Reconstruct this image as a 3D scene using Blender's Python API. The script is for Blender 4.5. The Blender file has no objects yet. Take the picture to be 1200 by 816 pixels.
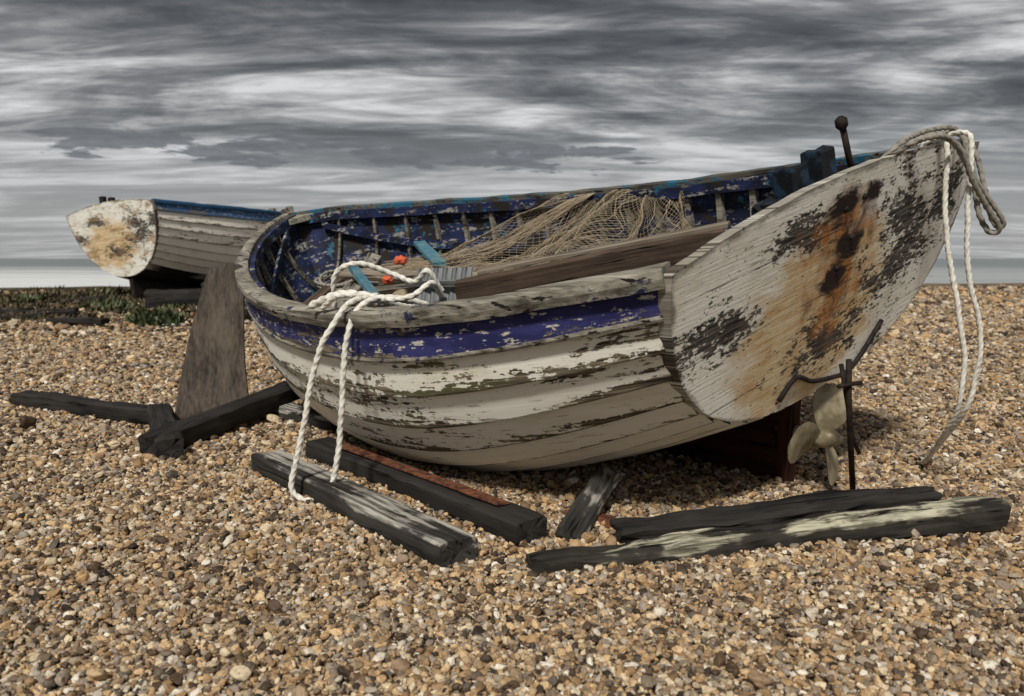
import bpy, math, numpy as np, random
from mathutils import Vector, Matrix, noise as mn
random.seed(7); rng=np.random.default_rng(7)
scn=bpy.context.scene
def link(o,parent=None):
    scn.collection.objects.link(o)
    if parent: o.parent=parent
    return o
# ------------------------------------------------------------------ nodes
class N:
    def __init__(s,name,rough=.8,world=False):
        if world:
            s.mt=bpy.data.worlds.new(name); scn.world=s.mt
        else: s.mt=bpy.data.materials.new(name)
        s.mt.use_nodes=True; s.nt=s.mt.node_tree; s.nt.nodes.clear()
        if not world:
            s.o=s.new('ShaderNodeOutputMaterial'); s.b=s.new('ShaderNodeBsdfPrincipled')
            s.nt.links.new(s.b.outputs[0],s.o.inputs[0]); s.b.inputs['Roughness'].default_value=rough
            s.b.inputs['Specular IOR Level'].default_value=.25
            s.tc=s.new('ShaderNodeTexCoord'); s.obj=s.tc.outputs['Object']; s.uv=s.tc.outputs['UV']
    def new(s,t): return s.nt.nodes.new(t)
    def set(s,sock,v):
        if isinstance(v,bpy.types.NodeSocket): s.nt.links.new(v,sock)
        else:
            if sock.type=='RGBA' and not hasattr(v,'__len__'): v=(v,v,v,1)
            if sock.type=='RGBA' and len(v)==3: v=(*v,1)
            sock.default_value=v
    def noise(s,vec,scale=1,detail=5,rough=.6,dist=0,out='Fac'):
        n=s.new('ShaderNodeTexNoise'); s.set(n.inputs['Vector'],vec)
        for k,v in (('Scale',scale),('Detail',detail),('Roughness',rough),('Distortion',dist)): n.inputs[k].default_value=v
        return n.outputs[out]
    def sc(s,vec,k,off=(0,0,0),rot=(0,0,0)):
        n=s.new('ShaderNodeMapping'); s.set(n.inputs[0],vec); n.inputs['Scale'].default_value=k; n.inputs['Location'].default_value=off; n.inputs['Rotation'].default_value=rot
        return n.outputs[0]
    def ramp(s,f,stops,interp='LINEAR'):
        n=s.new('ShaderNodeValToRGB'); s.set(n.inputs[0],f); n.color_ramp.interpolation=interp; e=n.color_ramp.elements
        while len(e)<len(stops): e.new(.5)
        for el,(p,c) in zip(e,stops):
            el.position=p
        for el,(p,c) in zip(e,stops):
            el.color=(c,c,c,1) if not hasattr(c,'__len__') else (*c,1)
        return n.outputs[0]
    def mix(s,f,a,b,blend='MIX'):
        n=s.new('ShaderNodeMix'); n.data_type='RGBA'; n.blend_type=blend
        s.set(n.inputs[0],f); s.set(n.inputs[6],a); s.set(n.inputs[7],b); return n.outputs[2]
    def m(s,op,a,b=0,c=0):
        n=s.new('ShaderNodeMath'); n.operation=op
        for i,v in enumerate((a,b,c)): s.set(n.inputs[i],v)
        return n.outputs[0]
    def th(s,v,lo,hi,a=0,b=1):
        n=s.new('ShaderNodeMapRange'); n.interpolation_type='SMOOTHSTEP'; s.set(n.inputs[0],v); s.set(n.inputs[1],lo); s.set(n.inputs[2],hi)
        n.inputs[3].default_value=a; n.inputs[4].default_value=b; return n.outputs[0]
    def lin(s,v,lo,hi,a=0,b=1):
        n=s.new('ShaderNodeMapRange'); s.set(n.inputs[0],v)
        for i,q in enumerate((lo,hi,a,b)): n.inputs[1+i].default_value=q
        return n.outputs[0]
    def attr(s,name,t='GEOMETRY'):
        n=s.new('ShaderNodeAttribute'); n.attribute_name=name; n.attribute_type=t; return n.outputs['Fac']
    def sep(s,v):
        n=s.new('ShaderNodeSeparateXYZ'); s.set(n.inputs[0],v); return n.outputs
    def comb(s,x,y,z=0):
        n=s.new('ShaderNodeCombineXYZ')
        for i,v in enumerate((x,y,z)): s.set(n.inputs[i],v)
        return n.outputs[0]
    def fin(s,col,h=None,strength=.5,dist=.01,rough=None,metal=None):
        s.set(s.b.inputs['Base Color'],col)
        if h is not None:
            b=s.new('ShaderNodeBump'); b.inputs['Strength'].default_value=strength; b.inputs['Distance'].default_value=dist
            s.set(b.inputs['Height'],h); s.nt.links.new(b.outputs[0],s.b.inputs['Normal'])
        if rough is not None: s.set(s.b.inputs['Roughness'],rough)
        if metal is not None: s.set(s.b.inputs['Metallic'],metal)
        return s.mt
def mat_wood(name,dark,light,paint=None,amt=.5,axis=0,scale=1,pale=None,pz=0,lo=.38,hi=.66,crk=True):
    g=N(name,.85); k=[14*scale]*3; k[axis]=1.0*scale; k2=[60*scale]*3; k2[axis]=2.5*scale
    a=g.noise(g.sc(g.obj,k),1,5,.65,.4); b=g.noise(g.sc(g.obj,k2),1,4,.6); c=g.noise(g.obj,3,4,.6)
    f=g.m('ADD',g.m('MULTIPLY',a,.5),g.m('ADD',g.m('MULTIPLY',b,.3),g.m('MULTIPLY',c,.25)))
    col=g.mix(g.th(f,lo,hi),dark,light)
    h=b
    if pale:
        pm=g.th(g.m('ADD',g.m('MULTIPLY',g.sep(g.obj)[2],6),g.m('ADD',g.m('MULTIPLY',c,1.2),g.m('MULTIPLY',a,1.1))),pz,pz+.12)
        col=g.mix(pm,col,g.mix(g.th(b,.38,.62),[q*.25 for q in pale],pale))
    if crk:
        crack=g.th(g.noise(g.sc(g.obj,[q*.8 for q in k2]),1,3,.5,.3),.33,.39)
        col=g.mix(crack,[q*.25 for q in dark],col); h=g.m('ADD',g.m('MULTIPLY',b,.5),crack)
    if paint:
        pm=g.th(g.m('ADD',g.m('MULTIPLY',g.noise(g.obj,7,6,.7),.6),g.m('MULTIPLY',a,.4)),1-amt-.02,1-amt+.03)
        col=g.mix(pm,col,g.mix(g.noise(g.obj,5,4),paint,[q*.55 for q in paint])); h=g.m('ADD',h,g.m('MULTIPLY',pm,.5))
    return g.fin(col,h,.8,.007)
def mat_plain(name,c1,c2,sc=20,rough=.7,metal=0,bump=.4,lo=.35,hi=.65):
    g=N(name,rough); f=g.noise(g.obj,sc,6,.65)
    return g.fin(g.mix(g.th(f,lo,hi),c1,c2),g.noise(g.obj,sc*2.5,4),bump,.004,None,metal)
def mat_hull(name,top,topb,white=(.93,.90,.80),wear=-.012,bot=((.09,.025,.015),(.02,.01,.008)),wline=9.1):
    g=N(name,.72); s=g.attr('strake'); e=g.attr('edge'); uv=g.uv
    j=g.m('MULTIPLY',s,7.31); sp=g.sep(uv); uv2=g.comb(sp[0],sp[1],j)
    n1=g.noise(g.sc(uv2,(1.5,14,1)),1,6,.7,.5); n2=g.noise(g.sc(uv2,(6,60,1)),1,5,.65,.3); n3=g.noise(g.sc(uv2,(.9,1.0,1)),1,3,.55); n4=g.noise(g.sc(uv2,(24,40,1)),1,5,.7)
    f=g.m('ADD',g.m('ADD',g.m('MULTIPLY',n1,.36),g.m('MULTIPLY',n2,.22)),g.m('ADD',g.m('MULTIPLY',n3,.28),g.m('MULTIPLY',n4,.24)))
    thr=g.ramp(g.m('DIVIDE',s,12.),[(0,.570),(.06,.570),(.075,.550),(.09,.555),(.22,.565),(.30,.595),(.40,.640),(1,.655)])
    thr=g.m('SUBTRACT',thr,wear)
    thr=g.m('SUBTRACT',thr,g.m('MULTIPLY',g.th(e,.6,1.0),.05))
    peel=g.th(f,thr,g.m('ADD',thr,.012))
    grain=g.noise(g.sc(uv2,(3,110,1)),1,4,.6,.2)
    wood=g.mix(g.th(grain,.35,.65),(.03,.024,.017),(.30,.245,.17))
    wood=g.mix(g.th(g.noise(g.sc(uv2,(2,5,1)),1,4),.50,.66),wood,g.mix(grain,(.04,.042,.02),(.17,.16,.08)))
    dirt=g.noise(g.sc(uv2,(2.2,6,1)),1,6,.65)
    wp=g.mix(g.th(dirt,.50,.84),white,(white[0]*.72,white[1]*.66,white[2]*.50))
    wp=g.mix(g.m('MULTIPLY',g.th(g.noise(g.sc(uv2,(7,75,1)),1,5,.7),.595,.67),.65),wp,(.18,.145,.10))
    yel=g.th(g.noise(g.sc(uv2,(1.1,7,3)),1,4),.54,.72)
    wp=g.mix(g.m('MULTIPLY',yel,.4),wp,(.72,.62,.42))
    tp=g.mix(g.th(g.noise(g.sc(uv2,(3,12,1)),1,4),.4,.62),top,topb)
    tp=g.mix(g.th(g.noise(g.sc(uv2,(12,34,1)),1,6,.7),.57,.60),tp,(.55,.52,.45))
    paint=g.mix(g.m('LESS_THAN',s,.5),wp,tp)
    red=g.mix(g.noise(g.sc(uv2,(3,9,1)),1,4),bot[0],bot[1])
    wl=g.m('ADD',s,g.m('MULTIPLY',g.m('SUBTRACT',g.noise(g.sc(uv2,(1,1,0)),1,3),.5),.8))
    paint=g.mix(g.th(wl,wline,wline+.25),paint,red)
    col=g.mix(peel,paint,wood)
    gr=g.th(g.m('ADD',g.m('MULTIPLY',e,.5),g.m('MULTIPLY',g.noise(g.sc(uv2,(4,6,1)),1,5,.7),1.0)),.99,1.18)
    col=g.mix(g.m('MULTIPLY',gr,.6),col,(.065,.06,.03))
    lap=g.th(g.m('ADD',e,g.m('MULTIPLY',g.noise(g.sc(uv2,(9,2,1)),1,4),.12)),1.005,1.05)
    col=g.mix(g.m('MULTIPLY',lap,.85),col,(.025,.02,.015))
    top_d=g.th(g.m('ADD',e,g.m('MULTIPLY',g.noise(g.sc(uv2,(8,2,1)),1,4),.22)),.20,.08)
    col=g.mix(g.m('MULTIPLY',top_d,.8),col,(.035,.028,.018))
    h=g.m('ADD',g.m('MULTIPLY',g.m('SUBTRACT',1,peel),.8),g.m('MULTIPLY',grain,.35))
    return g.fin(col,h,.5,.005)
def mat_transom(name,second=False):
    g=N(name,.7); p=g.obj; s=g.sep(p); y,z=s[1],s[2]; rim=g.attr('rim')
    q=g.comb(y,z,0)
    def ell(cy,cz,ry,rz):
        a=g.m('POWER',g.m('ABSOLUTE',g.m('DIVIDE',g.m('SUBTRACT',y,cy),ry)),2); b=g.m('POWER',g.m('ABSOLUTE',g.m('DIVIDE',g.m('SUBTRACT',z,cz),rz)),2)
        return g.m('SUBTRACT',1,g.m('SQRT',g.m('ADD',a,b)))
    n1=g.noise(g.sc(q,(4.0,8,1)),1,8,.72,.5); n2=g.noise(g.sc(q,(14,46,1)),1,6,.7,.3); n3=g.noise(g.sc(q,(1.6,2.6,1)),1,4,.55); n4=g.noise(g.sc(q,(40,75,1)),1,5,.7)
    f=g.m('ADD',g.m('ADD',g.m('MULTIPLY',n1,.38),g.m('MULTIPLY',n2,.26)),g.m('ADD',g.m('MULTIPLY',n3,.18),g.m('MULTIPLY',n4,.28)))
    reg=g.m('MAXIMUM',g.m('MAXIMUM',ell(-.42,.86,.32,.40),ell(.74,.86,.26,.10)),g.m('MAXIMUM',ell(-.80,.98,.18,.22),g.m('MAXIMUM',ell(.05,.62,.4,.15),ell(.34,1.10,.26,.10))))
    reg=g.m('MAXIMUM',reg,-.45)
    f=g.m('ADD',f,g.m('MULTIPLY',reg,.09)); f=g.m('ADD',f,g.m('MULTIPLY',g.th(rim,.03,0),.045))
    peel=g.th(f,.587,.597)
    grain=g.noise(g.sc(q,(5,95,1)),1,4,.6,.3)
    wood=g.mix(g.th(grain,.38,.62),(.018,.017,.016),(.15,.135,.115))
    white=g.mix(g.th(g.noise(g.sc(q,(3,4,1)),1,6,.65),.44,.76),(.93,.90,.80),(.66,.59,.45))
    crk=g.th(g.noise(g.sc(q,(6,60,1),(3,1,0)),1,5,.7),.605,.66); white=g.mix(g.m('MULTIPLY',crk,.65),white,(.20,.17,.13))
    oc=g.th(g.m('ADD',ell(.14,.72,.66,.46),g.m('MULTIPLY',g.noise(g.sc(q,(3,7,1)),1,7,.7),1.2)),.70,1.0)
    ocol=g.mix(g.th(g.noise(g.sc(q,(6,25,1)),1,5),.35,.65),(.58,.34,.12),(.76,.60,.34))
    col=g.mix(g.m('MULTIPLY',oc,.85),white,ocol)
    col=g.mix(peel,col,wood)
    if second:
        mo=g.th(g.noise(g.sc(q,(2.5,5,1)),1,7,.72,.4),.50,.60); col=g.mix(g.m('MULTIPLY',mo,.75),col,(.33,.20,.09))
    else:
        run=g.m('ADD',g.m('MAXIMUM',ell(.06,1.04,.34,.22),ell(.03,.84,.24,.36)),g.m('MULTIPLY',g.m('SUBTRACT',g.noise(g.sc(q,(5,4,1)),1,8,.75,.8),.5),2.6))
        ru=g.th(run,.05,.9)
        rc=g.mix(g.th(g.noise(g.sc(q,(12,9,1)),1,6,.7),.42,.62),(.50,.19,.035),(.07,.025,.012))
        col=g.mix(g.m('MULTIPLY',ru,.93),col,rc)
        spots=g.m('MAXIMUM',g.m('MAXIMUM',ell(.10,1.13,.16,.07),ell(-.04,.98,.12,.07)),g.m('MAXIMUM',ell(.06,.86,.11,.07),ell(-.12,1.13,.09,.06)))
        sp=g.th(g.m('ADD',spots,g.m('MULTIPLY',g.m('SUBTRACT',n1,.5),3.4)),.0,.5)
        col=g.mix(sp,col,(.024,.013,.01))
    seam=g.th(g.m('ABSOLUTE',g.m('SUBTRACT',g.m('FRACT',g.m('ADD',g.m('DIVIDE',z,.235),g.m('MULTIPLY',n3,.06))),.5)),.014,.004)
    col=g.mix(g.m('MULTIPLY',seam,g.th(n1,.40,.55)),col,(.05,.04,.03))
    gr=g.th(g.m('ADD',rim,g.m('MULTIPLY',g.m('SUBTRACT',n1,.5),.14)),.025,-.01)
    col=g.mix(g.m('MULTIPLY',gr,.75),col,(.09,.065,.045))
    fl=g.th(n4,.605,.645); col=g.mix(g.m('MULTIPLY',fl,.8),col,(.055,.047,.036))
    h=g.m('ADD',g.m('MULTIPLY',g.m('SUBTRACT',1,peel),.9),g.m('MULTIPLY',grain,.4))
    return g.fin(col,h,.75,.006)
def mat_inner():
    g=N('inner_paint',.75); q=g.obj
    f=g.m('ADD',g.m('MULTIPLY',g.noise(g.sc(q,(4,4,26)),1,7,.72),.6),g.m('MULTIPLY',g.noise(q,24,6,.7),.4))
    base=g.mix(g.th(g.noise(q,4,4),.4,.6),(.008,.011,.030),(.018,.028,.090))
    col=g.mix(g.th(f,.54,.56),base,(.33,.31,.28)); col=g.mix(g.th(g.noise(q,6,6,.7),.52,.57),col,(.025,.02,.015))
    col=g.mix(g.th(g.noise(g.sc(q,(1,1,1),(4,2,1)),9,6,.7),.60,.63),col,(.03,.13,.20))
    return g.fin(col,f,.6,.006)
M_hull=mat_hull('clinker_paint',(.020,.021,.090),(.042,.045,.165))
M_tran=mat_transom('transom_paint')
M_inner=mat_inner()
M_rail=mat_wood('weathered_rail',(.05,.044,.034),(.38,.345,.28),(.03,.035,.085),.42)
M_railf=mat_wood('weathered_rail_blue',(.03,.028,.024),(.17,.155,.125),(.03,.15,.24),.48)
M_rail2=mat_wood('blue_rail',(.03,.04,.05),(.10,.12,.14),(.03,.11,.24),.58)
M_keel=mat_wood('keel_wood',(.014,.008,.007),(.075,.023,.014),None,.5,0,.6)
M_keel2=mat_wood('keel_wood_shaded',(.006,.005,.005),(.03,.02,.016),None,.5,0,.6)  # darker keel copy; shadow under the second boat is put into its colour
M_beam_g=mat_wood('beam_grey',(.009,.0085,.008),(.065,.06,.052),pale=(.42,.395,.34),pz=1.36)  # near-black sides under a pale top: side shade is put into the colour
M_beam_d=mat_wood('beam_dark',(.005,.005,.005),(.034,.030,.027))
M_log=mat_wood('log_wood',(.006,.0055,.005),(.045,.04,.032),pale=(.48,.45,.33),pz=1.40)
M_board=mat_wood('prop_board_wood',(.026,.021,.017),(.125,.098,.076),None,.5,2,1,crk=False)
M_plank=mat_wood('brown_plank',(.022,.015,.012),(.12,.08,.056))
M_plankt=mat_wood('pale_plank',(.07,.055,.042),(.28,.235,.18))
M_rust=mat_plain('rust',(.05,.02,.012),(.20,.075,.035),30,.9)
M_iron=mat_plain('old_iron',(.010,.009,.009),(.04,.026,.02),30,.75,.3)
M_bronze=mat_plain('prop_bronze',(.15,.12,.07),(.44,.38,.25),7,.5,.2,.3)
M_blue=mat_plain('blue_block',(.006,.007,.009),(.014,.035,.06),14,.7,0,.6,.5,.6)
M_cyan=mat_plain('faded_blue_paint',(.04,.17,.25),(.14,.21,.22),14,.7,0,.6)
M_orange=mat_plain('orange_plastic',(.68,.13,.05),(.42,.08,.04),10,.5)
M_greyw=mat_wood('slat_wood',(.06,.062,.065),(.26,.27,.28))
def mat_rope(name,c1,c2):
    g=N(name,.9); f=g.noise(g.obj,45,5,.7); 
    return g.fin(g.mix(g.th(f,.42,.75),c1,c2),g.noise(g.obj,300,3),.5,.003)
M_rope=mat_rope('rope_white',(.78,.75,.67),(.38,.34,.27)); M_rope2=mat_rope('rope_grey',(.30,.275,.23),(.08,.07,.06))
M_net=mat_rope('net_twine',(.36,.29,.20),(.16,.125,.08))
# ------------------------------------------------------------------ mesh helpers
def mk(name,verts,faces,mat,parent=None,smooth=True,uv=None,attrs=None):
    me=bpy.data.meshes.new(name); me.from_pydata([tuple(map(float,v)) for v in verts],[],[tuple(f) for f in faces])
    if uv is not None:
        l=me.uv_layers.new(name='UVMap'); idx=np.empty(len(me.loops),dtype=np.int32); me.loops.foreach_get('vertex_index',idx)
        l.data.foreach_set('uv',np.asarray(uv,dtype=np.float32)[idx].ravel())
    for k,v in (attrs or {}).items():
        a=me.attributes.new(k,'FLOAT','POINT'); a.data.foreach_set('value',np.asarray(v,dtype=np.float32))
    me.materials.append(mat)
    me.polygons.foreach_set('use_smooth',[smooth]*len(me.polygons)); me.update()
    return link(bpy.data.objects.new(name,me),parent)
class B:
    def __init__(s): s.v=[];s.f=[]
    def tube(s,path,rad,n=6,lobes=0,twist=0,cap=True):
        path=[Vector(p) for p in path]; m=len(path); rads=rad if hasattr(rad,'__len__') else [rad]*m
        t0=(path[1]-path[0]).normalized(); up=Vector((0,0,1)) if abs(t0.z)<.9 else Vector((1,0,0)); nx=t0.cross(up).normalized(); dist=0; base=len(s.v)
        for i,p in enumerate(path):
            t=(path[min(i+1,m-1)]-path[max(i-1,0)])
            if t.length<1e-9: t=t0.copy()
            t.normalize(); nx=(nx-t*nx.dot(t)).normalized(); ny=t.cross(nx)
            if i: dist+=(p-path[i-1]).length
            for k in range(n):
                a=2*math.pi*k/n; r=rads[i]
                if lobes: r*=1+.17*math.cos(lobes*a - dist*twist)
                s.v.append(p+nx*math.cos(a)*r+ny*math.sin(a)*r)
        for i in range(m-1):
            for k in range(n):
                a=base+i*n+k; b=base+i*n+(k+1)%n; s.f.append((a,b,b+n,a+n))
        if cap: s.f.append(tuple(base+k for k in range(n))[::-1]); s.f.append(tuple(base+(m-1)*n+k for k in range(n)))
    def sweep(s,path,out,up,sec,closed_ends=True):
        base=len(s.v); n=len(sec)
        for p,o,u in zip(path,out,up):
            for a,b in sec: s.v.append(Vector(p)+Vector(o)*a+Vector(u)*b)
        for i in range(len(path)-1):
            for k in range(n):
                a=base+i*n+k; b=base+i*n+(k+1)%n; s.f.append((a,b,b+n,a+n))
        if closed_ends: s.f.append(tuple(base+k for k in range(n))[::-1]); s.f.append(tuple(base+(len(path)-1)*n+k for k in range(n)))
    def make(s,name,mat,parent=None,smooth=True): return mk(name,s.v,s.f,mat,parent,smooth)
def catmull(pts,step):
    pts=[Vector(p) for p in pts]; P=[pts[0]*2-pts[1]]+pts+[pts[-1]*2-pts[-2]]; out=[]
    for i in range(1,len(P)-2):
        L=(P[i+1]-P[i]).length; n=max(2,int(L/step))
        for k in range(n):
            t=k/n; out.append(.5*((2*P[i])+(P[i+1]-P[i-1])*t+(2*P[i-1]-5*P[i]+4*P[i+1]-P[i+2])*t*t+(3*P[i]-P[i-1]-3*P[i+1]+P[i+2])*t**3))
    out.append(pts[-1]); return out
def rope(name,pts,r,mat,parent=None,wob=.005,fray=False):
    b=B(); pa=catmull(pts,r*.45)
    pa=[p+Vector((mn.noise(p*9),mn.noise(p*9+Vector((5,0,0))),mn.noise(p*9+Vector((0,7,0)))))*wob for p in pa]
    b.tube(pa,r,12,3,1.9/r)
    if fray:
        e=pa[-1]; t=(pa[-1]-pa[-8]).normalized()
        for k in range(14):
            d=t*.10+Vector((random.uniform(-.04,.04),random.uniform(-.04,.04),random.uniform(-.0,.02))); b.tube(catmull([e-t*.02,e+d*.5+Vector((0,0,.01)),e+d],.02),.002,4,cap=False)
    return b.make(name,mat,parent)
def beam(name,p0,p1,w,h,mat,parent=None,roll=0,seed=0,rough=.004,taper=(1,1),nseg=24,bev=.12):
    """weathered timber; local x runs along its length, z up."""
    p0=Vector(p0);p1=Vector(p1); L=(p1-p0).length; nseg=max(nseg,int(L/.035)); c=bev*min(w,h)
    sec=[(-w/2+c,-h/2),(0,-h/2),(w/2-c,-h/2),(w/2,-h/2+c),(w/2,0),(w/2,h/2-c),(w/2-c,h/2),(w*.2,h/2),(-w*.2,h/2),(-w/2+c,h/2),(-w/2,h/2-c),(-w/2,0),(-w/2,-h/2+c)]
    v=[];f=[];n=len(sec); sd=Vector((seed*3.1,seed*1.7,0))
    for i in range(nseg+1):
        q=i/nseg; x=q*L; k=taper[0]+(taper[1]-taper[0])*q
        if i in(0,nseg): k*=.97
        for a,b in sec:
            p=Vector((x,a*k,b*k)); d=mn.noise_vector(Vector((x*2.5,a*9,b*9))+sd)*rough+mn.noise_vector(Vector((x*9,a*40,b*40))+sd)*rough*.6
            if i in (0,nseg): d+=Vector((mn.noise(Vector((a*30,b*30,seed)))*rough*2.5,0,0))
            v.append(p+d)
    for i in range(nseg):
        for k in range(n):
            a=i*n+k;b=i*n+(k+1)%n; f.append((a,b,b+n,a+n))
    c0=len(v); v.append(Vector((0,0,0))); c1=len(v); v.append(Vector((L,0,0)))
    for k in range(n): f.append((c0,(k+1)%n,k)); f.append((c1,nseg*n+k,nseg*n+(k+1)%n))
    o=mk(name,v,f,mat,parent,False)
    X=(p1-p0).normalized(); Z=Vector((0,0,1)) if abs(X.z)<.95 else Vector((1,0,0)); Y=Z.cross(X).normalized(); Z=X.cross(Y)
    M=Matrix((X,Y,Z)).transposed().to_4x4(); M=Matrix.Translation(p0)@M@Matrix.Rotation(roll,4,'X')
    o.matrix_local=M
    return o
# ------------------------------------------------------------------ boat
GN_=36
class Hull:
    def __init__(s,**k): s.__dict__.update(k)
    def par(s,u):
        um=s.um; q=np.clip((u-um)/(1-um),0,1)
        b=np.where(u<um,s.bt+(s.bm-s.bt)*np.sin(np.pi/2*np.clip(u/um,0,1)),s.bm*np.power(np.clip(1-q**2.2,0,1),s.q))
        sh=s.s0+s.s1*u+s.s2*u*u; k=s.kt*np.clip(1-u/.4,0,1)**2+sh*.9*np.clip((u-.75)/.25,0,1)**2.5
        mm=s.m-(s.m-1.3)*np.clip((u-.6)/.4,0,1)-(s.m-s.mt_)*np.clip(1-u/.32,0,1); return b,sh,k,mm
    def sec(s,u,g):
        b,sh,k,mm=s.par(np.array(float(u))); t=np.linspace(0,1,160); th=t*np.pi/2
        y=b*np.sin(th)**(2/mm); z=k+(sh-k)*(1-np.maximum(np.cos(th),0)**(2/mm))
        d=np.concatenate([[0],np.cumsum(np.hypot(np.diff(y),np.diff(z)))]); d/=d[-1]
        y=np.interp(g,d,y); z=np.interp(g,d,z); x=u*s.L-s.rake*(1-u)**4*(z-k)/(sh-k)
        return np.stack([x,y,z],-1)
    def build(s):
        qq=np.linspace(0,1,81); s.U=1-(1-qq)**1.5; g=np.linspace(0,1,GN_+1)
        s.P=np.array([s.sec(u,g) for u in s.U])
        du=np.gradient(s.P,axis=0); dg=np.gradient(s.P,axis=1); n=-np.cross(du,dg); l=np.linalg.norm(n,axis=-1,keepdims=True); s.Nn=n/np.maximum(l,1e-9)
        s.Nn[-1]=np.array([1,0,0])
        seg=np.linalg.norm(np.diff(s.P,axis=1),axis=-1); s.gl=np.concatenate([np.zeros((len(s.U),1)),np.cumsum(seg,axis=1)],axis=1)
    def at(s,u,g,off=0):
        iu=np.interp(u,s.U,np.arange(len(s.U))); i=min(int(iu),len(s.U)-2); f=iu-i; jg=g*GN_; j=min(int(jg),GN_-1); e=jg-j
        def bl(A): return (A[i,j]*(1-f)*(1-e)+A[i+1,j]*f*(1-e)+A[i,j+1]*(1-f)*e+A[i+1,j+1]*f*e)
        n=bl(s.Nn); n=n/np.linalg.norm(n); return bl(s.P)+n*off, n
def build_boat(H,name,M,mh,mt,mi,mr,mrf,nst=12,kx=0.0,mkeel=None):
    e=link(bpy.data.objects.new(name,None)); e.matrix_world=M; H.build(); P,Nn=H.P,H.Nn; nu=len(H.U); per=GN_//nst
    V=[];F=[];UV=[];S=[];E=[]
    for side in (1,-1):
        for j in range(nst):
            hi=GN_-j*per; lo=hi-per; cols=[]; 
            for k in range(-1,per+1):
                kk=max(k,0); idx=lo+kk; off=.023*(1-kk/per)+.001 if k>=0 else -.004
                pts=P[:,idx]+Nn[:,idx]*off; pts=pts*np.array([1,side,1]); 
                if k==-1: pts=pts+np.array([0,0,.002])
                cols.append((pts,1-kk/per if k>=0 else 1.1,H.gl[:,-1]-H.gl[:,idx]))
            base=len(V); nc=len(cols)
            for i in range(nu):
                for pts,ed,gg in cols:
                    V.append(pts[i]); UV.append((P[i,-1,0]+(20 if side<0 else 0),gg[i])); S.append(j); E.append(ed)
            for i in range(nu-1):
                for k in range(nc-1):
                    a=base+i*nc+k; q=(a,a+1,a+nc+1,a+nc); F.append(q if side<0 else q[::-1])
    o=mk('hull_planking',V,F,mh,e,True,UV,{'strake':S,'edge':E})
    md=o.modifiers.new('es','EDGE_SPLIT'); md.split_angle=math.radians(40)
    V=[];F=[]
    for side in (1,-1):
        base=len(V); I=P-Nn*.028
        I[...,1]=np.maximum(I[...,1],0); 
        for i in range(nu):
            for k in range(GN_+1): V.append(I[i,k]*np.array([1,side,1]))
        for i in range(nu-1):
            for k in range(GN_):
                a=base+i*(GN_+1)+k; q=(a,a+1,a+GN_+2,a+GN_+1); F.append(q if side>0 else q[::-1])
    mk('inner_planking',V,F,mi,e)
    # transom
    V=[];F=[];RM=[]; R=28; C=28
    b,sh,k0,mm=[float(q) for q in H.par(np.array(0.))]
    sp=H.sec(0,np.linspace(0,1,R+1))
    for r in range(R+1):
        x,y,z=sp[r]; w=((z-k0)/(sh-k0)); 
        for c in range(C+1):
            cc=-1+2*c/C; zz=z+.10*(1-cc*cc)*w**3+.012*w; xx=-H.rake*(zz-k0)/(sh-k0)
            jag=.004*mn.noise(Vector((y*14*(1 if cc>0 else -1),z*14,0))) if abs(cc)>.99 else 0
            V.append((xx+.01,cc*(y+.024+jag),zz+(.006*mn.noise(Vector((cc*12,3,0))) if r==R else 0))); RM.append(min((1-abs(cc))*y,(1-w)*(sh-k0)*1.0,.3))
    n0=len(V)
    for v in list(V): V.append((v[0]-.05,v[1],v[2]))
    RM=RM+RM
    for r in range(R):
        for c in range(C):
            a=r*(C+1)+c; F.append((a,a+1,a+C+2,a+C+1)); F.append((n0+a,n0+a+C+1,n0+a+C+2,n0+a+1))
    rim=[r*(C+1) for r in range(R+1)]+[R*(C+1)+c for c in range(1,C+1)]+[r*(C+1)+C for r in range(R-1,-1,-1)]
    for a,b2 in zip(rim[:-1],rim[1:]): F.append((a,b2,n0+b2,n0+a))
    mk('transom',V,F,mt,e,False,None,{'rim':RM})
    for side,mat in ((1,mr),(-1,mrf)):
        b_=B(); pa=[];ou=[];up=[]
        for i in range(nu):
            p=P[i,-1].copy(); n=Nn[i,-1].copy(); n[2]=0; n/=max(np.linalg.norm(n),1e-6)
            p[2]+=.004+.012*mn.noise(Vector((p[0]*4,side*3,0))); p[1]*=side; n[1]*=side; pa.append(p); ou.append(n); up.append((0,0,1))
        b_.sweep(pa,ou,up,[(.034,-.03),(.040,.0),(.034,.026),(.022,.032),(-.04,.034),(-.05,.028),(-.052,-.03)])
        b_.make('gunwale_port' if side>0 else 'gunwale_starboard',mat,e,False)
        b_=B(); 
        b_.sweep([np.array(p)+np.array([0,0,-.01]) for p in pa],ou,up,[(-.054,-.06),(-.054,.01),(-.085,.01),(-.085,-.06)]); b_.make('inwale',mi,e,False)
        b_=B(); pa=[];ou=[]
        for i in range(nu):
            p=P[i,GN_-per]+Nn[i,GN_-per]*.016; n=Nn[i,GN_-per].copy(); p=p*np.array([1,side,1]); n[1]*=side; pa.append(p+np.array([0,0,.002])); ou.append(n)
        b_.sweep(pa,ou,up,[(-.01,-.010),(.012,-.010),(.015,0),(.012,.008),(-.01,.010)]); b_.make('rubbing_strake',mr,e,False)
    # keel
    xs=np.linspace(kx/H.L,.93,50); top=[];bot=[]
    for u in xs:
        b,sh,k,mm=[float(q) for q in H.par(np.array(u))]; x=u*H.L
        top.append((x,k+.03)); bot.append((x,max(-H.kd,k-.09) if u>.6 else -H.kd))
    V=[];F=[]
    for (x,t),(x2,bz) in zip(top,bot):
        for yy,z in ((.04,t),(-.04,t),(-.034,bz),(.034,bz)): V.append((x,yy,z))
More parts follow.
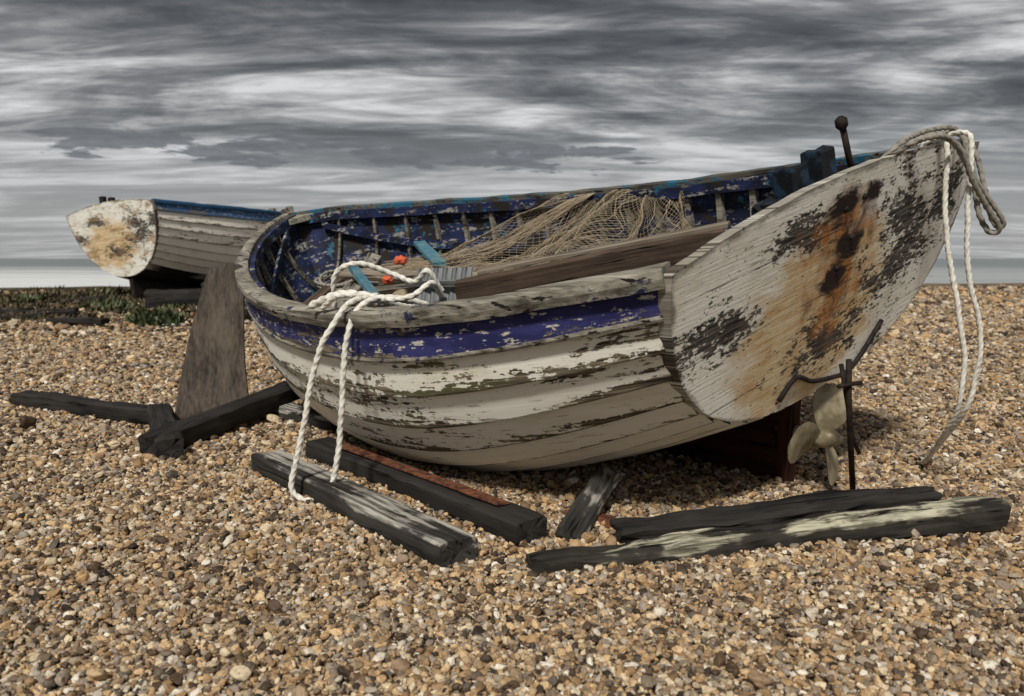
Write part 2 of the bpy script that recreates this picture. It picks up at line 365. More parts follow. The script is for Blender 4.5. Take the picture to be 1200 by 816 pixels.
    for i in range(len(top)-1):
        for k in range(4): a=i*4+k;b2=i*4+(k+1)%4; F.append((a,b2,b2+4,a+4))
    F.append((0,3,2,1)); F.append(tuple(len(V)-4+k for k in range(4)))
    mk('keel',V,F,mkeel or M_keel,e,False)
    b_=B(); pa=[];ou=[];up=[]
    for u in np.linspace(.8,1,14):
        b,sh,k,mm=[float(q) for q in H.par(np.array(u))]; pa.append((u*H.L+.02,0,k-.02))
    pa.append((H.L+.05,0,pa[-1][2]+.1)); pa.append((H.L+.06,0,float(H.s0+H.s1+H.s2)+.07))
    for i in range(len(pa)):
        t=Vector(pa[min(i+1,len(pa)-1)])-Vector(pa[max(i-1,0)]); t.normalize(); ou.append((0,1,0)); up.append(t.cross(Vector((0,1,0))))
    b_.sweep(pa,ou,up,[(-.03,-.05),(.03,-.05),(.035,.05),(-.035,.05)]); b_.make('stem_post',mr,e,False)
    b_=B()
    for u in np.linspace(.05,.95,19):
        for side in (1,-1):
            pa=[];ou=[];up=[]
            for g in np.linspace(.12,.985,16):
                p,n=H.at(u,g,-.045); p=p*np.array([1,side,1]); n=n*np.array([1,side,1]); pa.append(p); up.append(n); 
                ou.append((1,0,0))
            b_.sweep(pa,ou,up,[(-.02,-.022),(.02,-.022),(.02,.02),(-.02,.02)])
    b_.make('ribs',M_rail if name=='fishing_boat' else mi,e,False)
    b_=B()
    for side in (1,-1):
        for gg,w in ((.80,.03),):
            pa=[];ou=[];up=[]
            for u in np.linspace(.02,.97,50):
                p,n=H.at(u,gg,-.08); pa.append(p*np.array([1,side,1])); ou.append(n*np.array([1,side,1])); up.append((0,0,1))
            b_.sweep(pa,ou,up,[(-.012,-w),(.012,-w),(.012,w),(-.012,w)])
    b_.make('stringers',mi,e,False)
    zf=.40; W_=np.linspace(.03,.86,30); V=[];F=[];rows=10
    for r in range(rows):
        base=len(V)
        for u in W_:
            sp=H.sec(u,np.linspace(0,1,40)); yy=max(.02,float(np.interp(zf,sp[:,2],sp[:,1]))-.03); x=u*H.L
            a=-yy+2*yy*r/rows+.005; c=-yy+2*yy*(r+1)/rows-.005; V+= [(x,a,zf+.004*(r%2)),(x,c,zf+.004*(r%2)),(x,c,zf-.02),(x,a,zf-.02)]
        for i in range(len(W_)-1):
            for k in range(4): a=base+i*4+k;b2=base+i*4+(k+1)%4; F.append((a,b2,b2+4,a+4))
    mk('floor_boards',V,F,M_greyw,e,False)
    for u in (.5,.7):
        p,n=H.at(u,.82,-.05); beam('thwart',(p[0],-p[1],p[2]),(p[0],p[1],p[2]),.2,.035,M_rail,e,rough=.002)
    V=[];F=[]
    I=[i for i in range(nu) if H.U[i]>.965]
    for i in I:
        p=P[i,-1]; V+=[(p[0],p[1],p[2]+.012),(p[0],-p[1],p[2]+.012),(p[0],p[1],p[2]-.03),(p[0],-p[1],p[2]-.03)]
    for i in range(len(I)-1):
        a=i*4; F+= [(a,a+1,a+5,a+4),(a+2,a+6,a+7,a+3)]
    F.append((0,2,3,1)); mk('breasthook',V,F,mr,e,False)
    return e
def boatM(a,li,pit,X,Y,Z,sc=1): return Matrix.Translation((X,Y,Z))@Matrix.Rotation(math.radians(180-a),4,'Z')@Matrix.Rotation(math.radians(-pit),4,'Y')@Matrix.Rotation(math.radians(-li),4,'X')@Matrix.Scale(sc,4)
H1=Hull(L=4.669,bt=1.006,bm=1.373,um=.253,s0=1.145,s1=-.429,s2=.685,kt=.385,m=2.763,mt_=2.35,q=.74,rake=.245,kd=.105)
M1=boatM(52.21,15.537,-1.303,1.329,3.371,.106)
boat=build_boat(H1,'fishing_boat',M1,M_hull,M_tran,M_inner,M_rail,M_railf,kx=.20)
bpy.context.view_layer.update()
beam('stern_post',(.21,0,-.10),(.09,0,.40),.07,.07,M_keel,boat)
PX,PZ=-.01,.155
b=B(); b.tube([(.25,0,PZ+.02),(PX-.04,0,PZ)],.024,12); b.tube([(PX+.06,0,PZ),(PX+.035,0,PZ),(PX-.035,0,PZ),(PX-.09,0,PZ)],[.036,.05,.044,.016],14)
b.make('propeller_shaft',M_bronze,boat)
V=[];F=[]
for kb in range(3):
    th=math.radians(14+120*kb); base=len(V); nr,nc=14,11
    for lay in (0,1):
        for i in range(nr):
            r=.03+.205*i/(nr-1); q=i/(nr-1); w=.100*math.sqrt(max(0.0,1-((q-.58)/.43)**2)) if q>.58 else .028+.072*math.sin(q/.58*math.pi/2)
            tw=math.radians(-(38-22*q))
            for j in range(nc):
                c=(j/(nc-1)*2-1); lat=c*w; thk=.005*(1-c*c)*(1-.5*q)+.0014; ax=lat*math.sin(tw)*.8+(thk if lay else -thk); la=lat*math.cos(tw)
                y=r*math.cos(th)-la*math.sin(th); z=r*math.sin(th)+la*math.cos(th); V.append((PX+ax,y,PZ+z))
    for lay in (0,1):
        o_=base+lay*nr*nc
        for i in range(nr-1):
            for j in range(nc-1):
                a=o_+i*nc+j; F.append((a,a+1,a+nc+1,a+nc) if lay else (a,a+nc,a+nc+1,a+1))
mk('propeller',V,F,M_bronze,boat)
beam('rudder_cheek',(-.19,.25,1.15),(-.20,.25,1.32),.09,.10,M_blue,boat,rough=.006,bev=.12)
beam('rudder_cheek',(-.21,.10,1.15),(-.215,.095,1.35),.085,.11,M_blue,boat,rough=.006,bev=.2,seed=4)
beam('rudder_block',(-.16,.36,1.17),(-.17,.02,1.20),.12,.09,M_blue,boat,rough=.006,bev=.2)
b=B(); b.tube([(-.24,-.08,1.2),(-.25,-.03,1.41)],.012,10); b.tube([(-.25,-.03,1.39),(-.25,-.028,1.405),(-.25,-.025,1.43),(-.25,-.024,1.442)],[.01,.022,.022,.008],12); b.make('iron_pin',M_iron,boat)
b=B()
def tx(z): return -.245*(z-.385)/(1.145-.385)-.04
for y,z in ((.06,1.12),(-.02,1.0),(.05,.9),(-.06,1.14)):
    b.tube([(tx(z)+.01,y,z),(tx(z)-.010,y,z)],[.014,.010],9)
b.make('bolts',M_iron,boat)
pts=catmull([(tx(z)-.012,y,z) for y,z in ((.34,.46),(.24,.52),(.1,.45),(-.08,.40),(-.18,.385),(-.28,.43),(-.41,.54))],.03)
b=B(); b.tube(pts,[.010]*len(pts),7); b.make('rust_strap',M_iron,boat)
b=B(); b.tube([(1.27,3.03,.62),(1.29,3.06,.45),(1.375,3.17,.0)],.012,8); b.tube([(1.25,3.05,.60),(1.33,3.10,.30),(1.40,3.2,.22)],.009,7); b.tube([(1.23,3.02,.52),(1.33,3.05,.53)],.009,7)
o=b.make('iron_rod',M_iron,boat); o.matrix_parent_inverse=M1.inverted()
beam('loose_plank',(.72,1.11,1.10),(-.12,.55,1.12),.035,.13,M_plank,boat,roll=.12,rough=.006)
beam('loose_plank',(.66,1.03,1.18),(-.12,.52,1.19),.055,.016,M_plankt,boat,rough=.004)
beam('blue_board',(1.9,.85,.98),(2.7,.55,1.10),.06,.03,M_cyan,boat,roll=.4,rough=.006)
beam('blue_board',(2.9,-.2,.9),(3.6,-.5,1.0),.10,.03,M_cyan,boat,roll=.2,rough=.006)
beam('old_board',(1.2,-.3,.86),(2.6,.5,.93),.14,.03,M_rail,boat,roll=.2,rough=.006)
beam('old_board',(1.6,.2,.9),(3.4,.3,.98),.12,.03,M_plankt,boat,roll=-.2,rough=.006)
beam('old_board',(2.7,.75,.85),(3.8,-.2,.98),.10,.04,M_rail,boat,roll=.5,rough=.006,seed=4)
beam('old_board',(3.0,.9,.86),(3.5,.1,1.0),.08,.03,M_plank,boat,roll=.1,rough=.006,seed=5)
for i in range(6):
    beam('crate_slat',(.95+.075*i,1.0,.92),(.99+.075*i,.86,1.15),.05,.012,M_greyw,boat,rough=.002)
for z in (.96,1.10): beam('crate_rail',(.9,1.01-(z-.93)*.6+.02,z),(1.42,1.01-(z-.93)*.6+.02,z),.02,.03,M_greyw,boat,rough=.002)
def blob(name,c,r,mat,parent,sq=(1,1,1),amp=.15,seed=0):
    V=[];F=[];a,b_=14,20
    for i in range(a+1):
        for j in range(b_):
            th=math.pi*i/a; ph=2*math.pi*j/b_; d=Vector((math.sin(th)*math.cos(ph),math.sin(th)*math.sin(ph),math.cos(th)))
            k=r*(1+amp*mn.noise(d*1.8+Vector((seed,0,0)))); V.append(Vector(c)+Vector((d.x*sq[0],d.y*sq[1],d.z*sq[2]))*k)
    for i in range(a):
        for j in range(b_): F.append((i*b_+j,i*b_+(j+1)%b_,(i+1)*b_+(j+1)%b_,(i+1)*b_+j)[::-1])
    return mk(name,V,F,mat,parent)
blob('orange_float',(2.45,.35,1.07),.034,M_orange,boat,(1.5,1,.8),.5); blob('orange_float',(2.2,.6,1.02),.028,M_orange,boat,(1.6,1,.8),.5,seed=3)
blob('bundled_tarpaulin',(2.9,.1,.66),.42,M_net,boat,(1.6,1,.55),.6,2)
def coil(c,R,n,mat,tilt):
    pts=[]
    for k in range(n*10+1):
        a=k/10*2*math.pi; r=R*(1+.12*math.sin(k*.37)); pts.append((c[0]+r*math.cos(a),c[1]+r*math.sin(a)*.8,c[2]+.012*k/10+tilt*math.cos(a)+.012*math.sin(k*.9)))
    rope('coiled_rope',pts,.010,mat,boat)
coil((3.35,.35,.93),.17,4,M_rope2,.03)
# fishing net
nb=B(); NI,NJ=84,30
def netp(i,j):
    q=i/NI; t=j/NJ; u=(1.65+.90*q)/4.669; pt,_=H1.at(u,1.0,0); top=Vector((pt[0],-pt[1]+.0,pt[2]+.045))
    bot=Vector((1.15+2.4*q,-.95+1.15*q,.76+.13*q)); 
    p=top.lerp(bot,t); p.z-=.19*math.sin(math.pi*t)*(.6+.4*math.sin(q*11)); p+=Vector((.07*math.sin(q*30+t*3),.06*math.cos(q*31),.045*math.sin(q*46+t*5)))*min(1,t*2.2+.15)
    if t<.08: p.y-=.05*(1-t/.08); p.z-=.04*(1-t/.08)
    return p+mn.noise_vector(Vector((q*14,t*8,0)))*.03
for d in (1,-1):
    for i0 in range(-NJ,NI+NJ,1):
        pa=[]
        for j in range(NJ+1):
            i=i0+d*j*.9
            if 0<=i<=NI: pa.append(netp(i,j))
        if len(pa)>2: nb.tube(pa,.0018,3,cap=False)
for k in range(34):
    q=random.random(); pa=[netp(q*NI+math.sin(j*.4+k)*2,j) for j in range(0,NJ+1,2)]; nb.tube(pa,.003,4,cap=False)
nb.make('fishing_net',M_net,boat)
nb=B()
for k in range(36):
    a=Vector((2.3+.2*random.random(),-1.2,1.12)); c=Vector((3.0+random.random()*.9,-.3+random.random()*.6,.92)); m_=a.lerp(c,.5)+Vector((0,0,-.1-.08*random.random()))
    nb.tube(catmull([a,m_,c],.08),.0026,4,cap=False)
nb.make('net_lines',M_net,boat)
def wrope(name,pts,r,mat,**k):
    o=rope(name,pts,r,mat,boat,**k); o.matrix_parent_inverse=M1.inverted(); return o
wrope('mooring_rope',[(-.35,3.75,.76),(-.50,3.50,.80),(-.60,3.33,.835),(-.655,3.25,.82),(-.71,3.205,.74),(-.765,3.20,.64),(-.81,3.20,.465),(-.855,3.20,.25),(-.895,3.20,.09),(-.87,3.20,.035),(-.80,3.19,.03),(-.735,3.20,.09),(-.70,3.20,.22),(-.68,3.20,.431),(-.665,3.205,.636),(-.63,3.24,.78),(-.55,3.30,.84),(-.42,3.36,.83),(-.3,3.42,.78)],.0115,M_rope)
wrope('mooring_rope',[(-.80,3.42,.79),(-.72,3.36,.845),(-.60,3.34,.85),(-.50,3.30,.835),(-.40,3.3,.85),(-.33,3.34,.90),(-.30,3.42,.84)],.0115,M_rope)
wrope('mooring_rope',[(-.78,3.55,.78),(-.76,3.5,.93),(-.65,3.5,.98),(-.52,3.55,.93),(-.42,3.5,.90),(-.36,3.45,.95),(-.30,3.5,.86)],.0115,M_rope)
wrope('mooring_rope',[(-.86,3.46,.80),(-.76,3.40,.84),(-.68,3.37,.855),(-.56,3.36,.84)],.016,M_rope)
wrope('stern_rope',[(1.60,3.45,1.30),(1.67,3.36,1.46),(1.72,3.31,1.47),(1.735,3.29,1.40),(1.735,3.29,1.18),(1.767,3.28,.976),(1.808,3.27,.768),(1.845,3.28,.596),(1.85,3.3,.423),(1.86,3.42,.252),(1.93,3.7,.06),(2.0,3.85,.02)],.010,M_rope,fray=True)
wrope('stern_rope',[(1.72,3.6,1.40),(1.80,3.42,1.50),(1.84,3.34,1.50),(1.845,3.32,1.42),(1.845,3.32,1.2),(1.87,3.33,.94),(1.94,3.34,.70),(1.945,3.36,.52),(1.93,3.42,.33),(1.96,3.7,.1),(2.05,3.88,.02)],.010,M_rope,fray=True)
wrope('stern_rope',[(1.45,3.2,1.36),(1.50,3.12,1.43),(1.58,3.14,1.455),(1.68,3.2,1.465),(1.76,3.24,1.42),(1.84,3.28,1.30),(1.93,3.33,1.20),(2.0,3.36,1.12),(1.97,3.38,1.11),(1.93,3.4,1.2),(1.90,3.42,1.40),(1.86,3.45,1.52),(1.76,3.4,1.53),(1.64,3.33,1.50),(1.52,3.22,1.45),(1.44,3.2,1.38)],.011,M_rope2)
wrope('stern_rope',[(1.55,3.2,1.44),(1.66,3.27,1.485),(1.76,3.3,1.46),(1.85,3.32,1.34),(1.95,3.36,1.24),(2.03,3.38,1.14),(1.99,3.4,1.16),(1.93,3.45,1.45),(1.85,3.5,1.53),(1.72,3.42,1.47)],.010,M_rope2)
# ------------------------------------------------------------------ second boat
H2=Hull(L=5.0,bt=.84,bm=1.15,um=.35,s0=1.25,s1=-.38,s2=.42,kt=.22,m=2.4,mt_=2.0,q=.75,rake=.2,kd=.30)
M_hull2=mat_hull('clinker_paint_pale',(.03,.09,.20),(.04,.12,.27),(.92,.88,.78),-.04,((.010,.009,.009),(.02,.014,.012)),7.8)  # near-black bottom colour paints in the shadow below this hull
M_tran2=mat_transom('transom_paint_ochre',True)
boat2=build_boat(H2,'fishing_boat.001',boatM(180-70,7,0,-6.22,13.3,.48,1.05),M_hull2,M_tran2,M_inner,M_rail2,M_rail2,mkeel=M_keel2)
beam('bow_post',(4.2,.25,1.2),(4.2,.25,1.55),.12,.12,M_rail,boat2); beam('bow_post',(4.0,-.3,1.15),(4.0,-.3,1.5),.12,.12,M_rail,boat2)
beam('rudder_cheek',(-.2,.12,1.3),(-.2,.12,1.46),.08,.08,M_iron,boat2); beam('rudder_cheek',(-.2,-.05,1.3),(-.2,-.05,1.42),.08,.08,M_iron,boat2)
# ------------------------------------------------------------------ terrain
def hgt(x,y):
    v=Vector((x,y,0)); h=.03*mn.noise(v*.45)+.014*mn.noise(v*1.6+Vector((3,3,0)))
    h+=.30*math.exp(-(((x+6)/4.5)**2+((y-14.5)/4)**2))
    far=min(max((y-6)/20,0),1); h+=far*(.12*mn.noise(v*.09)+.09*mn.noise(v*.25)+.05*mn.noise(v*.8))
    if x<0: h-=.25*min(1,-x/16)*min(max((y-18)/10,0),1)
    if y>34: h-=(y-34)*.055
    return h
NX,NY=220,260
sx=np.linspace(-1,1,NX); xs=500*sx**5+9*sx; sy=np.linspace(-.6,1,NY); ys=4+ 260*np.sign(sy)*np.abs(sy)**5+ 12*sy
V=[(x,y,hgt(x,y)) for y in ys for x in xs]; F=[(j*NX+i,j*NX+i+1,(j+1)*NX+i+1,(j+1)*NX+i) for j in range(NY-1) for i in range(NX-1)]
g=N('shingle_ground',.85)
PAL=[(0,(.028,.022,.018)),(.15,(.11,.07,.04)),(.26,(.50,.32,.155)),(.35,(.17,.125,.09)),(.46,(.66,.46,.25)),(.56,(.28,.165,.08)),(.66,(.29,.25,.21)),(.76,(.74,.59,.38)),(.85,(.075,.062,.05)),(.93,(.38,.30,.22)),(1,(.84,.77,.64))]
pw=g.obj
vn=g.new('ShaderNodeTexVoronoi'); g.set(vn.inputs['Vector'],pw); vn.inputs['Scale'].default_value=42
rnd=g.sep(vn.outputs['Color'])[0]
vn2=g.new('ShaderNodeTexVoronoi'); g.set(vn2.inputs['Vector'],g.sc(pw,(1,.45,1))); vn2.inputs['Scale'].default_value=9
rnd2=g.sep(vn2.outputs['Color'])[0]
c1=g.ramp(rnd,PAL); c1=g.mix(g.th(vn.outputs['Distance'],.2,.55),c1,(.02,.015,.011)); c1=g.mix(.8,c1,(.014,.010,.007))  # near ground darkened, painting shade into the gaps between pebbles
c2=g.mix(g.th(vn2.outputs['Distance'],.35,.7),g.ramp(rnd2,PAL),(.03,.023,.016)); sy_=g.sep(pw)[1]
col=g.mix(g.th(sy_,9,16),c1,g.mix(.25,c2,(.22,.15,.09)))
big=g.noise(g.sc(pw,(.5,.25,1)),1,6,.75)
col=g.mix(g.m('MULTIPLY',g.th(sy_,10,20),.6),col,g.ramp(big,[(.36,(.05,.036,.024)),(.6,(.30,.21,.13))]))
veg=g.m('MULTIPLY',g.th(sy_,11,16),g.th(g.m('ADD',g.noise(g.sc(pw,(.25,.5,1)),1,6,.7),g.lin(g.sep(pw)[0],-14,4,.16,-.25)),.42,.56))
col=g.mix(g.m('MULTIPLY',veg,.85),col,g.ramp(g.noise(pw,3,6,.7),[(.35,(.02,.02,.012)),(.6,(.08,.065,.04))]))
hh=g.m('SUBTRACT',1,vn.outputs['Distance'])
ground=mk('shingle_beach',V,F,g.fin(col,hh,1,.02),None,True)
pts=[]
def strip(y0,y1,dens,s):
    w=.72*y1+1.0; n=int(dens*2*w*(y1-y0)); x=rng.uniform(-w,w,n); y=rng.uniform(y0,y1,n); k=np.abs(x)<.72*y+1.0
    k&=~((x<-3.2)&(y>10.8+.9*np.sin(x*1.7))&(rng.random(n)<.72))
    x,y=x[k],y[k]
    sz=s*np.exp(rng.normal(0,.32,len(x))); pts.append(np.stack([x,y,sz],-1))
strip(1.0,2.4,13500,.0066); strip(2.4,3.8,9800,.0076); strip(3.8,6,5900,.0092); strip(6,9.5,2500,.0127); strip(9.5,16,850,.020); strip(16,26,200,.037)
A=np.concatenate(pts); n=len(A)
co=np.empty((n,3)); co[:,:2]=A[:,:2]
gx=np.arange(-22,22.01,.25); gy=np.arange(0,27.01,.25); HG=np.array([[hgt(x,y) for x in gx] for y in gy])
fx=(A[:,0]+22)/.25; fy=A[:,1]/.25; ix=np.clip(fx.astype(int),0,len(gx)-2); iy=np.clip(fy.astype(int),0,len(gy)-2); fx-=ix; fy-=iy
co[:,2]=HG[iy,ix]*(1-fx)*(1-fy)+HG[iy,ix+1]*fx*(1-fy)+HG[iy+1,ix]*(1-fx)*fy+HG[iy+1,ix+1]*fx*fy+rng.uniform(-.3,1.25,n)*A[:,2]
me=bpy.data.meshes.new('pebbles'); me.vertices.add(n); me.vertices.foreach_set('co',co.astype(np.float32).ravel())
sc3=np.stack([A[:,2]*rng.uniform(.9,1.4,n),A[:,2]*rng.uniform(.7,1.1,n),A[:,2]*rng.uniform(.5,.85,n)],-1)
rot=np.stack([rng.normal(0,.45,n),rng.normal(0,.45,n),rng.uniform(0,6.28,n)],-1)
for nm_,dat in (('psc',sc3),('prot',rot)):
    a=me.attributes.new(nm_,'FLOAT_VECTOR','POINT'); a.data.foreach_set('vector',dat.astype(np.float32).ravel())
peb=link(bpy.data.objects.new('pebbles',me),ground)
g=N('pebble_stone',.55); r1=g.attr('prnd','INSTANCER'); c=g.ramp(r1,PAL)
pn_=g.noise(g.obj,2.2,3,.7)
c=g.mix(g.m('MULTIPLY',g.th(pn_,.5,.66),.5),c,(.08,.056,.037))
M_peb=g.fin(c)
ng=bpy.data.node_groups.new('pebble_scatter','GeometryNodeTree')
ng.interface.new_socket('Geometry',in_out='INPUT',socket_type='NodeSocketGeometry'); ng.interface.new_socket('Geometry',in_out='OUTPUT',socket_type='NodeSocketGeometry')
nn=ng.nodes.new; lk=ng.links.new
gi=nn('NodeGroupInput'); go=nn('NodeGroupOutput'); jn=nn('GeometryNodeJoinGeometry')
for v in range(7):
    ico=nn('GeometryNodeMeshIcoSphere'); ico.inputs['Subdivisions'].default_value=3
    pos=nn('GeometryNodeInputPosition'); tn=nn('ShaderNodeTexNoise'); tn.noise_dimensions='4D'; tn.inputs['W'].default_value=v*3.7; tn.inputs['Scale'].default_value=1.0; tn.inputs['Detail'].default_value=1.5
    sub=nn('ShaderNodeVectorMath'); sub.operation='SUBTRACT'; sub.inputs[1].default_value=(.5,.5,.5); ml=nn('ShaderNodeVectorMath'); ml.operation='SCALE'; ml.inputs['Scale'].default_value=1.5
    sp=nn('GeometryNodeSetPosition'); ss=nn('GeometryNodeSetShadeSmooth'); sm=nn('GeometryNodeSetMaterial'); sm.inputs['Material'].default_value=M_peb; ti=nn('GeometryNodeGeometryToInstance')
    lk(pos.outputs[0],tn.inputs['Vector']); lk(tn.outputs['Color'],sub.inputs[0]); lk(sub.outputs[0],ml.inputs[0]); lk(ml.outputs[0],sp.inputs['Offset'])
    lk(ico.outputs[0],sp.inputs['Geometry']); lk(sp.outputs[0],ss.inputs[0]); lk(ss.outputs[0],sm.inputs[0]); lk(sm.outputs[0],ti.inputs[0]); lk(ti.outputs[0],jn.inputs[0])
iop=nn('GeometryNodeInstanceOnPoints'); iop.inputs['Pick Instance'].default_value=True
ri=nn('FunctionNodeRandomValue'); ri.data_type='INT'
for s_ in ri.inputs:
    if s_.type=='INT' and s_.name=='Max': s_.default_value=6
    if s_.type=='INT' and s_.name=='Min': s_.default_value=0
lk([o for o in ri.outputs if o.type=='INT'][0],iop.inputs['Instance Index'])
def na(name):
    q=nn('GeometryNodeInputNamedAttribute'); q.data_type='FLOAT_VECTOR'; q.inputs['Name'].default_value=name; return [o for o in q.outputs if o.type=='VECTOR'][0]
lk(na('prot'),iop.inputs['Rotation']); lk(na('psc'),iop.inputs['Scale']); lk(gi.outputs[0],iop.inputs['Points']); lk(jn.outputs[0],iop.inputs['Instance'])
st=nn('GeometryNodeStoreNamedAttribute'); st.data_type='FLOAT'; st.domain='INSTANCE'; st.inputs['Name'].default_value='prnd'
rf=nn('FunctionNodeRandomValue'); rf.data_type='FLOAT'; rf.inputs['Seed'].default_value=5
lk([o for o in rf.outputs if o.type=='VALUE'][0],[s_ for s_ in st.inputs if s_.name=='Value' and s_.type=='VALUE'][0]); lk(iop.outputs[0],st.inputs['Geometry']); lk(st.outputs[0],go.inputs[0])
md=peb.modifiers.new('scatter','NODES'); md.node_group=ng
# ------------------------------------------------------------------ sea
g=N('sea_water',.35); s=g.sep(g.obj)
fo=g.noise(g.sc(g.obj,(.006,.06,1)),1,6,.65,.4); near=g.th(s[1],560,110)
foam=g.m('MULTIPLY',g.th(g.m('ADD',fo,g.m('MULTIPLY',near,.20)),.55,.66),near); foam=g.m('MULTIPLY',foam,g.lin(s[0],-40,60,1,.35))
col=g.mix(foam,g.mix(g.noise(g.sc(g.obj,(.004,.03,1)),1,4),(.13,.15,.155),(.24,.27,.27)),(.80,.81,.80))
V=[(-9000,40,-2.6),(9000,40,-2.6),(9000,12000,-2.6),(-9000,12000,-2.6)]
mk('sea',V,[(0,1,2,3)],g.fin(col,g.noise(g.sc(g.obj,(.15,.5,1)),1,5,.6),.6,.6))
# ------------------------------------------------------------------ timbers on the beach
def gz(x,y,o=0): return (x,y,hgt(x,y)+o)
beam('timber_sleeper',gz(-.17,2.53,.050),gz(-1.15,3.72,.052),.15,.085,M_beam_g,rough=.007)
beam('timber_sleeper',gz(-.97,3.98,.052),gz(.07,2.72,.047),.14,.085,M_beam_d,rough=.007)
beam('rusty_iron_strip',gz(-.82,3.80,.103),gz(-.03,2.86,.098),.055,.008,M_rust,rough=.002)
beam('timber_offcut',gz(.19,2.72,.02),gz(.39,3.18,.13),.10,.06,M_beam_g,roll=.5,rough=.01,bev=.3,seed=3)
beam('timber_offcut',gz(.22,3.0,.03),gz(.42,2.85,.02),.06,.03,M_rust,rough=.008,seed=4)
beam('driftwood_log',gz(.06,2.47,.02),gz(1.78,2.93,.06),.13,.11,M_log,rough=.024,bev=.2,taper=(.55,1.1),seed=5)
beam('driftwood_log',gz(.36,2.68,.06),gz(1.60,2.98,.11),.11,.07,M_beam_d,rough=.018,bev=.2,taper=(.8,.9),seed=8,roll=.3)
beam('dark_timber',gz(-3.32,5.40,.05),gz(-2.05,4.72,.06),.13,.10,M_beam_d,rough=.01,seed=9)
beam('dark_timber',gz(-2.15,4.85,.07),gz(-1.70,3.95,.06),.13,.10,M_beam_d,rough=.01,seed=10)
beam('dark_timber',gz(-1.82,4.0,.06),gz(-1.42,5.25,.14),.15,.11,M_beam_d,rough=.01,seed=11)
beam('timber_offcut',gz(-1.75,5.3,.05),gz(-1.0,4.6,.04),.12,.08,M_beam_g,rough=.01,seed=12)
V=[];F=[]; bl=Vector((-2.06,4.85,-.06)); br=Vector((-1.62,4.98,-.06)); tl=Vector((-1.93,5.20,.93)); tr=Vector((-1.72,5.26,.93)); nrm=Vector((.2,-.94,.2)).normalized()*.05
for lay in (0,1):
    for i in range(13):
        for j in range(7):
            t=i/12; q=j/6; p=bl.lerp(br,q).lerp(tl.lerp(tr,q),t)+Vector((-.03*math.sin(t*3.1),0,0)); p.z+=(.03*math.sin(q*3.14) if i==12 else 0); V.append(p+(nrm if lay else Vector())+mn.noise_vector(p*6)*.006)
for lay in (0,1):
    for i in range(12):
        for j in range(6): a=lay*91+i*7+j; q=(a,a+1,a+8,a+7); F.append(q if lay else q[::-1])
rim=[j for j in range(7)]+[i*7+6 for i in range(1,13)]+[12*7+j for j in range(5,-1,-1)]+[i*7 for i in range(11,-1,-1)]
for a,c_ in zip(rim[:-1],rim[1:]): F.append((a,c_,c_+91,a+91))
mk('leaning_board',V,F,M_board,None,False)
# ------------------------------------------------------------------ plants
def tufts(name,spots,mat):
    V=[];F=[]
    for (cx,cy,r,h,n_) in spots:
        for _ in range(n_):
            a=random.random()*6.28; d=r*math.sqrt(random.random()); x=cx+d*math.cos(a); y=cy+d*math.sin(a)*.7; z=hgt(x,y); l=h*(.5+.7*random.random())*(1-.5*d/r); w=.012+.02*random.random()
            b=random.random()*6.28; lean=Vector((math.cos(b),math.sin(b),0))*l*(.2+.6*random.random()); s_=Vector((-math.sin(b),math.cos(b),0))*w; p=Vector((x,y,z)); k=len(V)
            m_=p+Vector((0,0,l*.6))+lean*.4; t=p+Vector((0,0,l))+lean
            V+=[p-s_*.5,p+s_*.5,m_+s_,m_-s_,t]; F+=[(k,k+1,k+2,k+3),(k+3,k+2,k+4)]
    return mk(name,V,F,mat,None,False)
g=N('sea_kale_leaf',.6); M_leaf=g.fin(g.mix(g.th(g.noise(g.obj,2.5,4),.35,.65),(.04,.06,.025),(.13,.155,.075)))
g=N('dry_weed',.8); M_dry=g.fin(g.mix(g.th(g.noise(g.obj,2,4),.35,.65),(.035,.028,.016),(.13,.10,.055)))
sp=[(-4.75,10.8,.38,.26,520)]+[(random.uniform(-10,-4.2),random.uniform(12,15),random.uniform(.2,.5),random.uniform(.1,.22),120) for _ in range(16)]
tufts('sea_kale',sp,M_leaf)
sp=[(random.uniform(-22,-3.6),random.uniform(13,27),random.uniform(.4,1.1),random.uniform(.12,.30),150) for _ in range(150)]+[(random.uniform(-10,-3.6),random.uniform(11,15),random.uniform(.3,.8),.15,110) for _ in range(90)]
tufts('dry_beach_weeds',sp,M_dry)
for i in range(9):
    x=random.uniform(-9,-4.5); y=random.uniform(10.5,13.5); beam('beach_debris_plank',gz(x,y,.06),gz(x+random.uniform(.6,1.5),y+random.uniform(-.4,.4),.1),.14,.07,M_beam_d,rough=.01,seed=i)
beam('keel_block',gz(-5.6,12.4,.15),gz(-4.2,12.9,.15),.3,.3,M_beam_d,rough=.02); beam('keel_block',gz(-5.3,13.9,.15),gz(-4.0,14.3,.15),.3,.3,M_beam_d,rough=.02)
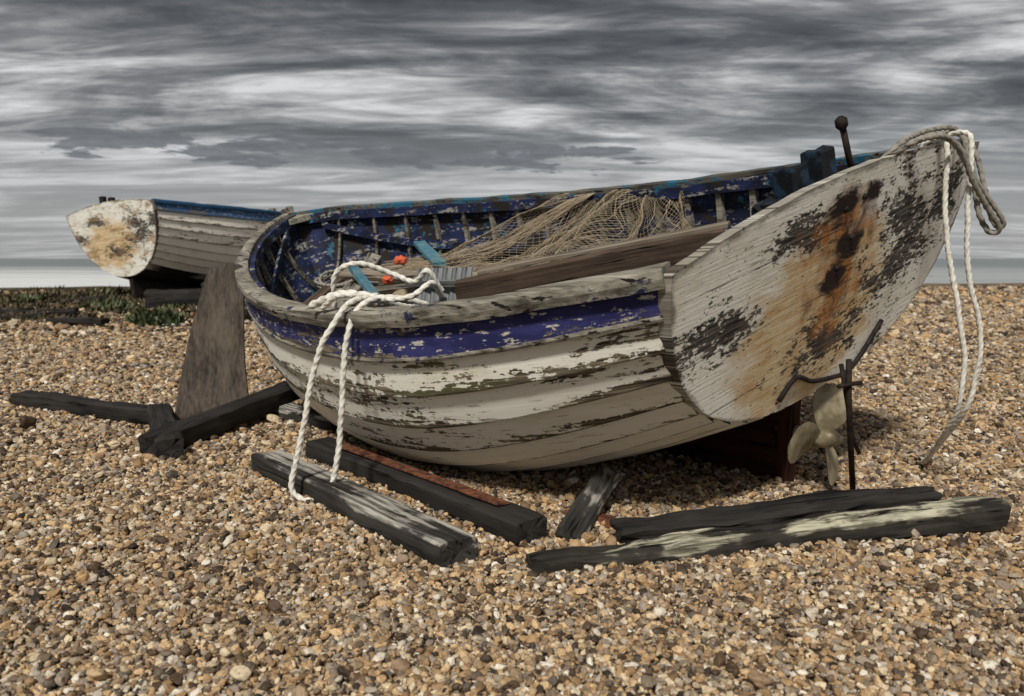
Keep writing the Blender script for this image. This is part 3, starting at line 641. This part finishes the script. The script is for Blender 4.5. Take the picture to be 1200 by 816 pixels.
# ------------------------------------------------------------------ world
SD=Vector((-.20,-.70,.80)).normalized(); elev=math.asin(SD.z); az=math.atan2(SD.x,SD.y)
w=N('World',world=True); out=w.new('ShaderNodeOutputWorld'); sky=w.new('ShaderNodeTexSky'); sky.sky_type='NISHITA'; sky.sun_disc=False; sky.sun_elevation=elev; sky.sun_rotation=az
bg1=w.new('ShaderNodeBackground'); w.nt.links.new(sky.outputs[0],bg1.inputs[0]); bg1.inputs[1].default_value=.08
tc=w.new('ShaderNodeTexCoord'); D=tc.outputs['Generated']; s=w.sep(D); z=w.m('MAXIMUM',s[2],0)
zz=w.m('ADD',z,.075); u=w.m('DIVIDE',s[0],zz); v=w.m('DIVIDE',s[1],zz); pl=w.comb(u,v,0)
n1=w.noise(w.sc(pl,(.42,1.0,1),(1.3,.9,0),(0,0,.22)),1,6,.57,.9); n2=w.noise(w.sc(pl,(1.4,3.6,1),(4,2,0),(0,0,.32)),1,6,.65,.6)
f=w.m('ADD',w.m('MULTIPLY',n1,.66),w.m('MULTIPLY',n2,.34)); f=w.m('SUBTRACT',f,w.th(z,.19,.33,0,.075))
c=w.ramp(f,[(.37,.055),(.43,.105),(.485,.22),(.535,.44),(.59,.72)])
hz=w.th(z,.18,.05); c=w.mix(w.m('MULTIPLY',hz,.62),c,(.46,.465,.475))
ang=w.m('ARCTAN2',s[0],s[1]); pu=w.comb(w.m('MULTIPLY',ang,10),w.m('MULTIPLY',z,48),0)
pn=w.noise(w.sc(pu,(1,1,1),(2.2,0,0)),1,7,.60,.3)
band=w.m('MULTIPLY',w.th(w.m('ABSOLUTE',w.m('SUBTRACT',z,.122)),.04,.008),w.th(w.m('ABSOLUTE',w.m('ADD',ang,.18)),.50,.28))
pm=w.th(w.m('ADD',pn,w.m('MULTIPLY',w.m('SUBTRACT',band,1),.38)),.455,.51)
c=w.mix(w.m('MULTIPLY',pm,.88),c,w.mix(w.noise(pu,3,4),(.065,.07,.08),(.22,.22,.23)))
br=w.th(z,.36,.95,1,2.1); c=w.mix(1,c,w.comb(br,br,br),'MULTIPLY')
gnd=w.th(s[2],-.02,0); c=w.mix(gnd,(.16,.14,.12),c)
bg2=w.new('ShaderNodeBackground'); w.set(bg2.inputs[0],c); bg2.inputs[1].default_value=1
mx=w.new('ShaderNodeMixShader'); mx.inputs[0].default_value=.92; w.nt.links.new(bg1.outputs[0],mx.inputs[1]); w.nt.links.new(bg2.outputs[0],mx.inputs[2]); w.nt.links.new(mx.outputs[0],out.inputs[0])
sl=bpy.data.lights.new('sun','SUN'); sl.energy=3.5; sl.angle=math.radians(7); sl.color=(1,.96,.89); so=link(bpy.data.objects.new('sun',sl)); so.rotation_euler=SD.to_track_quat('Z','Y').to_euler()
# ------------------------------------------------------------------ camera
cam=bpy.data.cameras.new('camera'); cam.sensor_width=36; cam.lens=949.2/1200*36; cam.clip_end=20000; cam.clip_start=.05
co_=link(bpy.data.objects.new('camera',cam)); co_.location=(0,0,1); co_.rotation_euler=(math.radians(90)-math.atan(105/949.2),0,0)
cam.dof.use_dof=True; cam.dof.focus_distance=3.4; cam.dof.aperture_fstop=3.4
scn.camera=co_
scn.view_settings.view_transform='Standard'; scn.view_settings.look='None'; scn.view_settings.exposure=0
print('pebbles',n)
